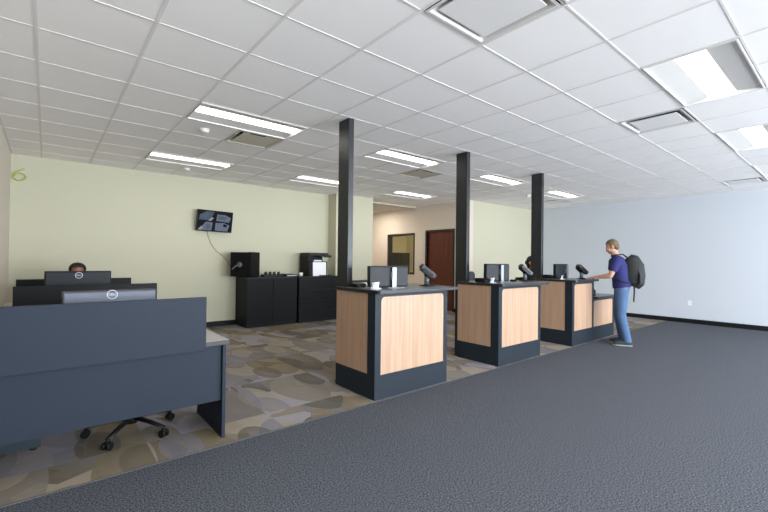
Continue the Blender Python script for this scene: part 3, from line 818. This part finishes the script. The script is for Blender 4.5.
def cable(name, pts, r, m, lab, cat='cable'):
    # Catmull-Rom through the points
    P = [Vector(p) for p in pts]; P = [P[0] * 2 - P[1]] + P + [P[-1] * 2 - P[-2]]; out = []
    for i in range(1, len(P) - 2):
        for k in range(8):
            u = k / 8; a, b, c, d = P[i - 1], P[i], P[i + 1], P[i + 2]
            out.append(.5 * ((2 * b) + (c - a) * u + (2 * a - 5 * b + 4 * c - d) * u * u + (3 * b - a - 3 * c + d) * u ** 3))
    out.append(P[-2]); bm = NB(); tube(bm, out, r, 8)
    return tag(obj(name, bm, m, smooth=True), lab, cat)
cable('screen_cable', [(2.40, 8.25, 1.93), (2.42, 8.285, 1.84), (2.48, 8.285, 1.66), (2.60, 8.285, 1.50), (2.74, 8.285, 1.38), (2.84, 8.288, 1.25), (2.88, 8.288, 1.16)], .006, M_cable, 'beige cable hanging from the wall screen down behind the safe')
cable('coiled_wire', [(-.28, 8.295, 2.70), (-.31, 8.27, 2.67), (-.37, 8.26, 2.63), (-.40, 8.25, 2.57), (-.36, 8.25, 2.51), (-.29, 8.25, 2.51), (-.25, 8.255, 2.56), (-.29, 8.26, 2.61), (-.36, 8.27, 2.61), (-.39, 8.27, 2.56)], .008, M_gcable, 'loop of yellow-green wire hanging high in the back left corner', 'wire')
# white table with a dark edge below the nib wall
t = thing('side_table', 'white side table with dark top edge against the wall by the hallway', 'table', (5.35, 7.42, 0))
obj('tabletop', B(0, 1.0, 0, .5, .83, .855), M_black, t, bevel=.003)
obj('apron', B(.01, .99, .012, .028, .55, .829), M_white, t)
for x in (.02, .94):
    for y in (.03, .44): obj('leg', B(x, x + .04, y, y + .04, 0, .829 if y > .1 else .829), M_white, t)
# office behind the window: dark cabinet
t = thing('tall_cabinet', 'dark cabinet seen through the hallway window', 'cabinet', (9.85, 11.3, 0))
obj('body', B(0, 0.90, 0, .45, .05, 1.63), M_black, t); obj('kick_plate', B(.01, 0.89, .02, .44, 0, .049), M_rub, t)
for k in range(2): obj('door', B(.01 + k * 0.448, 0.438 + k * 0.448, -.02, -.001, .06, 1.62), M_black, t)
# small wall details
t = tag(obj('power_outlet', B(XR - .006, XR, 2.52, 2.59, .40, .51), M_white, bevel=.002), 'white power outlet low on the blue wall', 'power outlet')

# ------------------------------------------------------------ people
def remeshed(name, bm, m, parent, voxel=.008, smooth=6, fac=.5):
    me = bpy.data.meshes.new('t'); bmesh.ops.recalc_face_normals(bm, faces=bm.faces); bm.to_mesh(me); bm.free()
    o = bpy.data.objects.new('t', me); COL.objects.link(o)
    r = o.modifiers.new('r', 'REMESH'); r.mode = 'VOXEL'; r.voxel_size = voxel; r.use_smooth_shade = True
    s = o.modifiers.new('s', 'SMOOTH'); s.iterations = smooth; s.factor = fac
    dg = bpy.context.evaluated_depsgraph_get(); me2 = bpy.data.meshes.new_from_object(o.evaluated_get(dg))
    bpy.data.objects.remove(o); me2.name = name
    me2.materials.clear(); me2.materials.append(m)
    for p in me2.polygons: p.use_smooth = True
    q = bpy.data.objects.new(name, me2); COL.objects.link(q); q.parent = parent; return q

def human(root, J, skin, hair, top, bottom, shoe, female=False, voxel=.009):
    V = lambda k: Vector(J[k])
    k = .9 if female else 1.0
    body = NB()
    pel, wai, che, nb, hd = V('pelvis'), V('waist'), V('chest'), V('neck'), V('head')
    tube(body, [pel - Vector((0, 0, .06)), pel + Vector((0, 0, .02)), wai, che - (che - wai) * .3, che, che + (nb - che) * .62, nb - (nb - che) * .08],
         [(.12 * k, .09), (.158, .108), (.135 * k, .098), (.155 * k, .112), (.175 * k, .115), (.165 * k, .09), (.06, .06)], 24)
    # neck
    tube(body, [nb - (nb - che).normalized() * .07, nb, nb + (hd - nb) * .5], [(.075 * k, .07), (.056 * k, .058), (.054 * k, .058)], 18)
    # head frame
    pit = J.get('head_pitch', 0); yaw = J.get('head_yaw', 0)
    HM = Matrix.Translation(hd) @ Matrix.Rotation(R(yaw), 4, 'Z') @ Matrix.Rotation(R(-pit), 4, 'X')
    h = NB()
    ell(h, (0, -.012, .03), (.074, .094, .088)); ell(h, (0, .018, -.035), (.058, .072, .078)); ell(h, (0, .045, -.085), (.032, .034, .028))
    ell(h, (0, .062, .018), (.055, .026, .02))                                # brow
    tube(h, [(0, .078, .02), (0, .092, -.008), (0, .104, -.03), (0, .086, -.042)], [.009, .011, .016, .009], 10)
    for s in (-1, 1):
        ell(h, (s * .014, .088, -.036), (.009, .01, .008), 8, 6); ell(h, (s * .038, .064, -.025), (.024, .022, .02))
        ell(h, (s * .077, -.008, -.005), (.009, .02, .032), 12, 10)
    ell(h, (0, .086, -.062), (.024, .011, .006), 10, 8); ell(h, (0, .084, -.073), (.021, .011, .007), 10, 8)
    bmesh.ops.transform(h, matrix=HM, verts=h.verts)
    me = bpy.data.meshes.new('h'); h.to_mesh(me); h.free(); body.from_mesh(me); bpy.data.meshes.remove(me)
    for s, S_ in ((1, 'R'), (-1, 'L')):
        sh, el, wr, hn = V('shoulder' + S_), V('elbow' + S_), V('wrist' + S_), V('hand' + S_)
        tube(body, [che + (nb - che) * .45 + Vector((s * .06, 0, 0)), sh, sh + (el - sh) * .35, el - (el - sh) * .1, el, el + (wr - el) * .25, wr - (wr - el) * .15, wr],
             [.06, .058 * k, .05 * k, .041 * k, .039 * k, .042 * k, .029 * k, .026 * k], 14)
        d = (hn - wr).normalized(); nrm = Vector(J.get('palm', (0, 0, -1))); nrm = (nrm - d * nrm.dot(d)).normalized(); side = d.cross(nrm)
        # palm
        if side.x * s > 0: side = -side          # thumb side points inwards
        tube(body, [wr, wr + d * .03, wr + d * .07, wr + d * .095], [(.022, .022), (.018, .036), (.015, .041), (.012, .038)] if abs((Vector((0, 0, 1)) - d * d.z).normalized().dot(nrm)) > .5 else [.024, .03, .03, .028], 12)
        for f in range(4):
            off = side * (.030 - f * .020); ln = (.070, .078, .072, .056)[f]
            b0 = wr + d * .080 + off; b1 = wr + d * (.095 + ln * .4) + off * 1.12 + nrm * .004; b2 = wr + d * (.095 + ln * .75) + off * 1.12 + nrm * .016; b3 = wr + d * (.095 + ln * .92) + off * 1.1 + nrm * .032
            tube(body, [b0, b1, b2, b3], [.0100, .0092, .0082, .0066], 8)
        t0 = wr + d * .025 + side * .022; tube(body, [t0, t0 + d * .03 + side * .028 + nrm * .008, t0 + d * .058 + side * .038 + nrm * .018, t0 + d * .078 + side * .038 + nrm * .024], [.014, .0125, .011, .008], 8)
        hip, kn, an, toe = V('hip' + S_), V('knee' + S_), V('ankle' + S_), V('toe' + S_)
        tube(body, [hip + Vector((0, 0, .05)), hip, hip + (kn - hip) * .45, kn - (kn - hip) * .08, kn, kn + (an - kn) * .3, an - (an - kn) * .12, an],
             [.085, .09, .075, .058, .055, .057, .038, .036], 16)
        tube(body, [an, an + (toe - an) * .45 - Vector((0, 0, .008)), toe - (toe - an) * .12], [(.034, .034), (.024, .032), (.012, .028)], 12)
    b = remeshed('body', body, skin, root, voxel=.006, smooth=4)
    # hair
    hb = NB(); hs = J.get('hair_w', 1); ell(hb, (0, -.018, .045), (.083 * hs, .098, .088), 24, 18)
    geom = [v for v in hb.verts if (v.co.y > .035 and v.co.z < .072) or v.co.z < -.06]
    for v in hb.verts:
        if v.co.y > .02 and v.co.z < .075: v.co.z = .075 + (v.co.z - .075) * .05; v.co.y = min(v.co.y, .066)
    ell(hb, (0, -.05, .0), (.072 * hs ** 1.6, .062, .075 if not female else .13), 20, 14)
    if female: ell(hb, (0, -.10, -.01), (.045, .05, .055), 16, 12)
    else:
        for s in (-1, 1): ell(hb, (s * .066, .005, .02), (.014, .022, .035), 10, 8)
    bmesh.ops.transform(hb, matrix=HM, verts=hb.verts)
    remeshed('hair', hb, hair, root, voxel=.008, smooth=3)
    for s in (-1, 1):
        e = NB(); ell(e, (s * .030, .076, .001), (.0125, .010, .0085), 14, 10); bmesh.ops.transform(e, matrix=HM, verts=e.verts); eo = obj('eye', e, M_eye, root, smooth=True)
        e = NB(); ell(e, (s * .030, .0855, .001), (.0055, .0022, .0055), 12, 8); bmesh.ops.transform(e, matrix=HM, verts=e.verts); obj('iris', e, M_iris, eo, smooth=True)
        e = NB(); tube(e, [(s * .016, .090, .0165), (s * .030, .089, .021), (s * .046, .077, .017)], [.003, .004, .0025], 6); bmesh.ops.transform(e, matrix=HM, verts=e.verts); obj('eyebrow', e, hair, root, smooth=True)
    e = NB(); ell(e, (0, .0935, -.0625), (.021, .006, .005), 12, 8); ell(e, (0, .0915, -.0715), (.018, .006, .005), 12, 8); bmesh.ops.transform(e, matrix=HM, verts=e.verts); obj('lips', e, M_lip, b, smooth=True)
    # shirt
    sb = NB(); g = .017
    low = pel + (wai - pel) * (-.15)
    tube(sb, [low, pel + (wai - pel) * .25, wai, che - (che - wai) * .3, che, che + (nb - che) * .62, nb - (nb - che) * .14],
         [(.172 + g * .8, .122 + g), (.166 + g, .118 + g), (.142 * k + g, .108 + g), (.158 * k + g, .118 + g), (.176 * k + g, .118 + g), (.170 * k + g, .095 + g), (.075, .075)], 28)
    for s, S_ in ((1, 'R'), (-1, 'L')):
        sh, el, wr = V('shoulder' + S_), V('elbow' + S_), V('wrist' + S_)
        st = che + (nb - che) * .45 + Vector((s * .06, 0, 0))
        if J.get('long'): tube(sb, [st, sh, sh + (el - sh) * .4, el, el + (wr - el) * .5, wr - (wr - el) * .06], [.075, .074 * k, .066 * k, .055 * k, .050 * k, .038], 14)
        else: tube(sb, [st, sh, sh + (el - sh) * .4, sh + (el - sh) * .72], [.075, .074, .068, .066], 14)
    sm = remeshed('shirt', sb, top, root, voxel=.009, smooth=5)
    cb = NB(); cn = nb - (nb - che) * .05; tube(cb, [cn - Vector((0, 0, .02)), cn + Vector((0, -.004, .018))], [(.072, .074), (.064, .066)], 20, caps=True); obj('collar', cb, top, sm, smooth=True)
    # trousers
    tb = NB(); tube(tb, [pel - Vector((0, 0, .07)), pel + Vector((0, 0, .03)), pel + (wai - pel) * .6], [(.13, .11), (.172, .122), (.155, .112)], 24)
    for s, S_ in ((1, 'R'), (-1, 'L')):
        hip, kn, an = V('hip' + S_), V('knee' + S_), V('ankle' + S_)
        tube(tb, [hip + Vector((0, 0, .04)), hip, hip + (kn - hip) * .45, kn, kn + (an - kn) * .4, an + (an - kn).normalized() * .03], [.098, .105, .092, .074, .070, .062], 16)
    remeshed('trousers', tb, bottom, root, voxel=.010, smooth=5)
    for s, S_ in ((1, 'R'), (-1, 'L')):
        an, toe = V('ankle' + S_), V('toe' + S_); d = (toe - an); d.z = 0; d.normalize(); z0 = toe.z - .03
        f = NB(); base = Vector((an.x, an.y, 0))
        tube(f, [Vector((an.x, an.y, z0 + .045)) - d * .065, Vector((an.x, an.y, z0 + .05)), Vector((an.x, an.y, z0 + .046)) + d * .09, Vector((an.x, an.y, z0 + .035)) + d * .18, Vector((an.x, an.y, z0 + .03)) + d * .205], [(.038, .036), (.050, .046), (.044, .052), (.032, .048), (.018, .03)], 14)
        tube(f, [Vector((an.x, an.y, z0 + .05)), Vector((an.x, an.y, z0 + .11))], [.046, .048], 12)
        so = remeshed('shoe', f, shoe, root, voxel=.008, smooth=3)
        f = NB(); c = Vector((an.x, an.y, 0)); sd = Vector((-d.y, d.x, 0))
        prof = [(-.075, .0), (-.06, .035), (0, .040), (.09, .050), (.16, .046), (.205, .02), (.21, 0), (.205, -.02), (.16, -.046), (.09, -.050), (0, -.040), (-.06, -.035)]
        P = [c + d * u + sd * v for u, v in prof]; prism(f, [(q.x, q.y) for q in P], z0 + .001, z0 + .018)
        obj('sole', f, M_shoew, so)
    return b

# man at the farthest counter
mx, my, mr = 7.34, 2.62, 20
man = thing('person', 'person in dark blue polo and jeans leaning on the farthest counter', 'person', (mx, my, 0), R(mr))
J = dict(pelvis=(0, -.02, .96), waist=(0, .0, 1.09), chest=(0, .03, 1.29), neck=(0, .075, 1.47), head=(0, .125, 1.615), head_pitch=24,
         shoulderR=(.185, .05, 1.415), elbowR=(.225, .13, 1.135), wristR=(.10, .345, 1.105), handR=(.05, .44, 1.095),
         shoulderL=(-.185, .05, 1.415), elbowL=(-.225, .14, 1.135), wristL=(-.12, .36, 1.105), handL=(-.08, .45, 1.095),
         hipR=(.09, -.01, .90), kneeR=(.10, .03, .49), ankleR=(.11, -.04, .085), toeR=(.13, .16, .03),
         hipL=(-.09, -.02, .90), kneeL=(-.10, -.01, .49), ankleL=(-.11, -.10, .085), toeL=(-.13, .10, .03))
human(man, J, M_skin, M_hairb, M_shirt, M_jean, M_shoe)
# backpack
bp_ = thing('backpack', 'black backpack on the back of the person in blue', 'backpack', (mx, my, 0), R(mr))
pb = NB(); tube(pb, [(0, -.165, .97), (0, -.19, 1.02), (0, -.195, 1.15), (0, -.18, 1.30), (0, -.14, 1.42), (0, -.11, 1.455)], [(.11, .045), (.15, .08), (.16, .088), (.155, .08), (.12, .06), (.06, .03)], 22)
remeshed('bag_body', pb, M_pack, bp_, .010, 5)
pb = NB(); tube(pb, [(0, -.255, 1.0), (0, -.27, 1.05), (0, -.275, 1.14), (0, -.255, 1.22)], [(.10, .02), (.125, .04), (.12, .04), (.09, .02)], 18)
remeshed('front_pocket', pb, M_pack, bp_, .008, 4)
for s in (-1, 1):
    pb = NB(); tube(pb, [(s * .08, -.12, 1.42), (s * .105, -.03, 1.492), (s * .115, .075, 1.485), (s * .125, .165, 1.39), (s * .135, .172, 1.25), (s * .168, .11, 1.12), (s * .20, -.03, 1.05), (s * .14, -.15, 1.02)], [(.008, .028)] * 4 + [(.008, .026)] * 2 + [(.006, .016)] * 2, 10)
    obj('shoulder_strap', pb, M_pack, bp_, smooth=True)
pb = NB(); tube(pb, [(.10, -.20, 1.0), (.115, -.20, .86), (.118, -.195, .74)], [(.003, .012)] * 3, 8); tube(pb, [(.118, -.195, .76), (.118, -.195, .70)], [.012, .01], 8)
obj('dangling_strap', pb, M_pack, bp_, smooth=True)
pb = NB(); ring(pb, (0, -.15, 1.46), .03, .006, 'y'); obj('handle', pb, M_pack, bp_)

def seated(seat, hands):
    z = seat
    return dict(pelvis=(0, .02, z + .10), waist=(0, .02, z + .22), chest=(0, .01, z + .42), neck=(0, -.0, z + .60), head=(0, -.005, z + .735), head_pitch=6,
        shoulderR=(.17, 0, z + .545), elbowR=(.215, .10, z + .30), wristR=hands[0], handR=(hands[0][0] * .6, hands[0][1] + .09, hands[0][2] - .005),
        shoulderL=(-.17, 0, z + .545), elbowL=(-.215, .10, z + .30), wristL=hands[1], handL=(hands[1][0] * .6, hands[1][1] + .09, hands[1][2] - .005),
        hipR=(.09, .03, z + .09), kneeR=(.11, .44, z + .07), ankleR=(.11, .42, z - .37), toeR=(.12, .60, z - .425),
        hipL=(-.09, .03, z + .09), kneeL=(-.11, .44, z + .07), ankleL=(-.11, .42, z - .37), toeL=(-.12, .60, z - .425), long=1)
# clerk behind the farthest counter
w_ = thing('person', 'person in black with dark hair sitting behind a steel column', 'person', (7.32, 4.20, 0), R(180))
human(w_, seated(.60, ((.19, .34, .97), (-.19, .34, .97))), M_skin2, M_hairk, M_blouse, M_blouse, M_shoe, female=True)
# person at the farthest desk
w_ = thing('person', 'person whose dark hair and brow show above the second desk monitor', 'person', (.34, 7.06, 0), R(180))
human(w_, seated(.405, ((.19, .33, .77), (-.19, .33, .77))) | dict(hair_w=1.22), M_skin2, M_hairk, M_blouse, M_blouse, M_shoe)
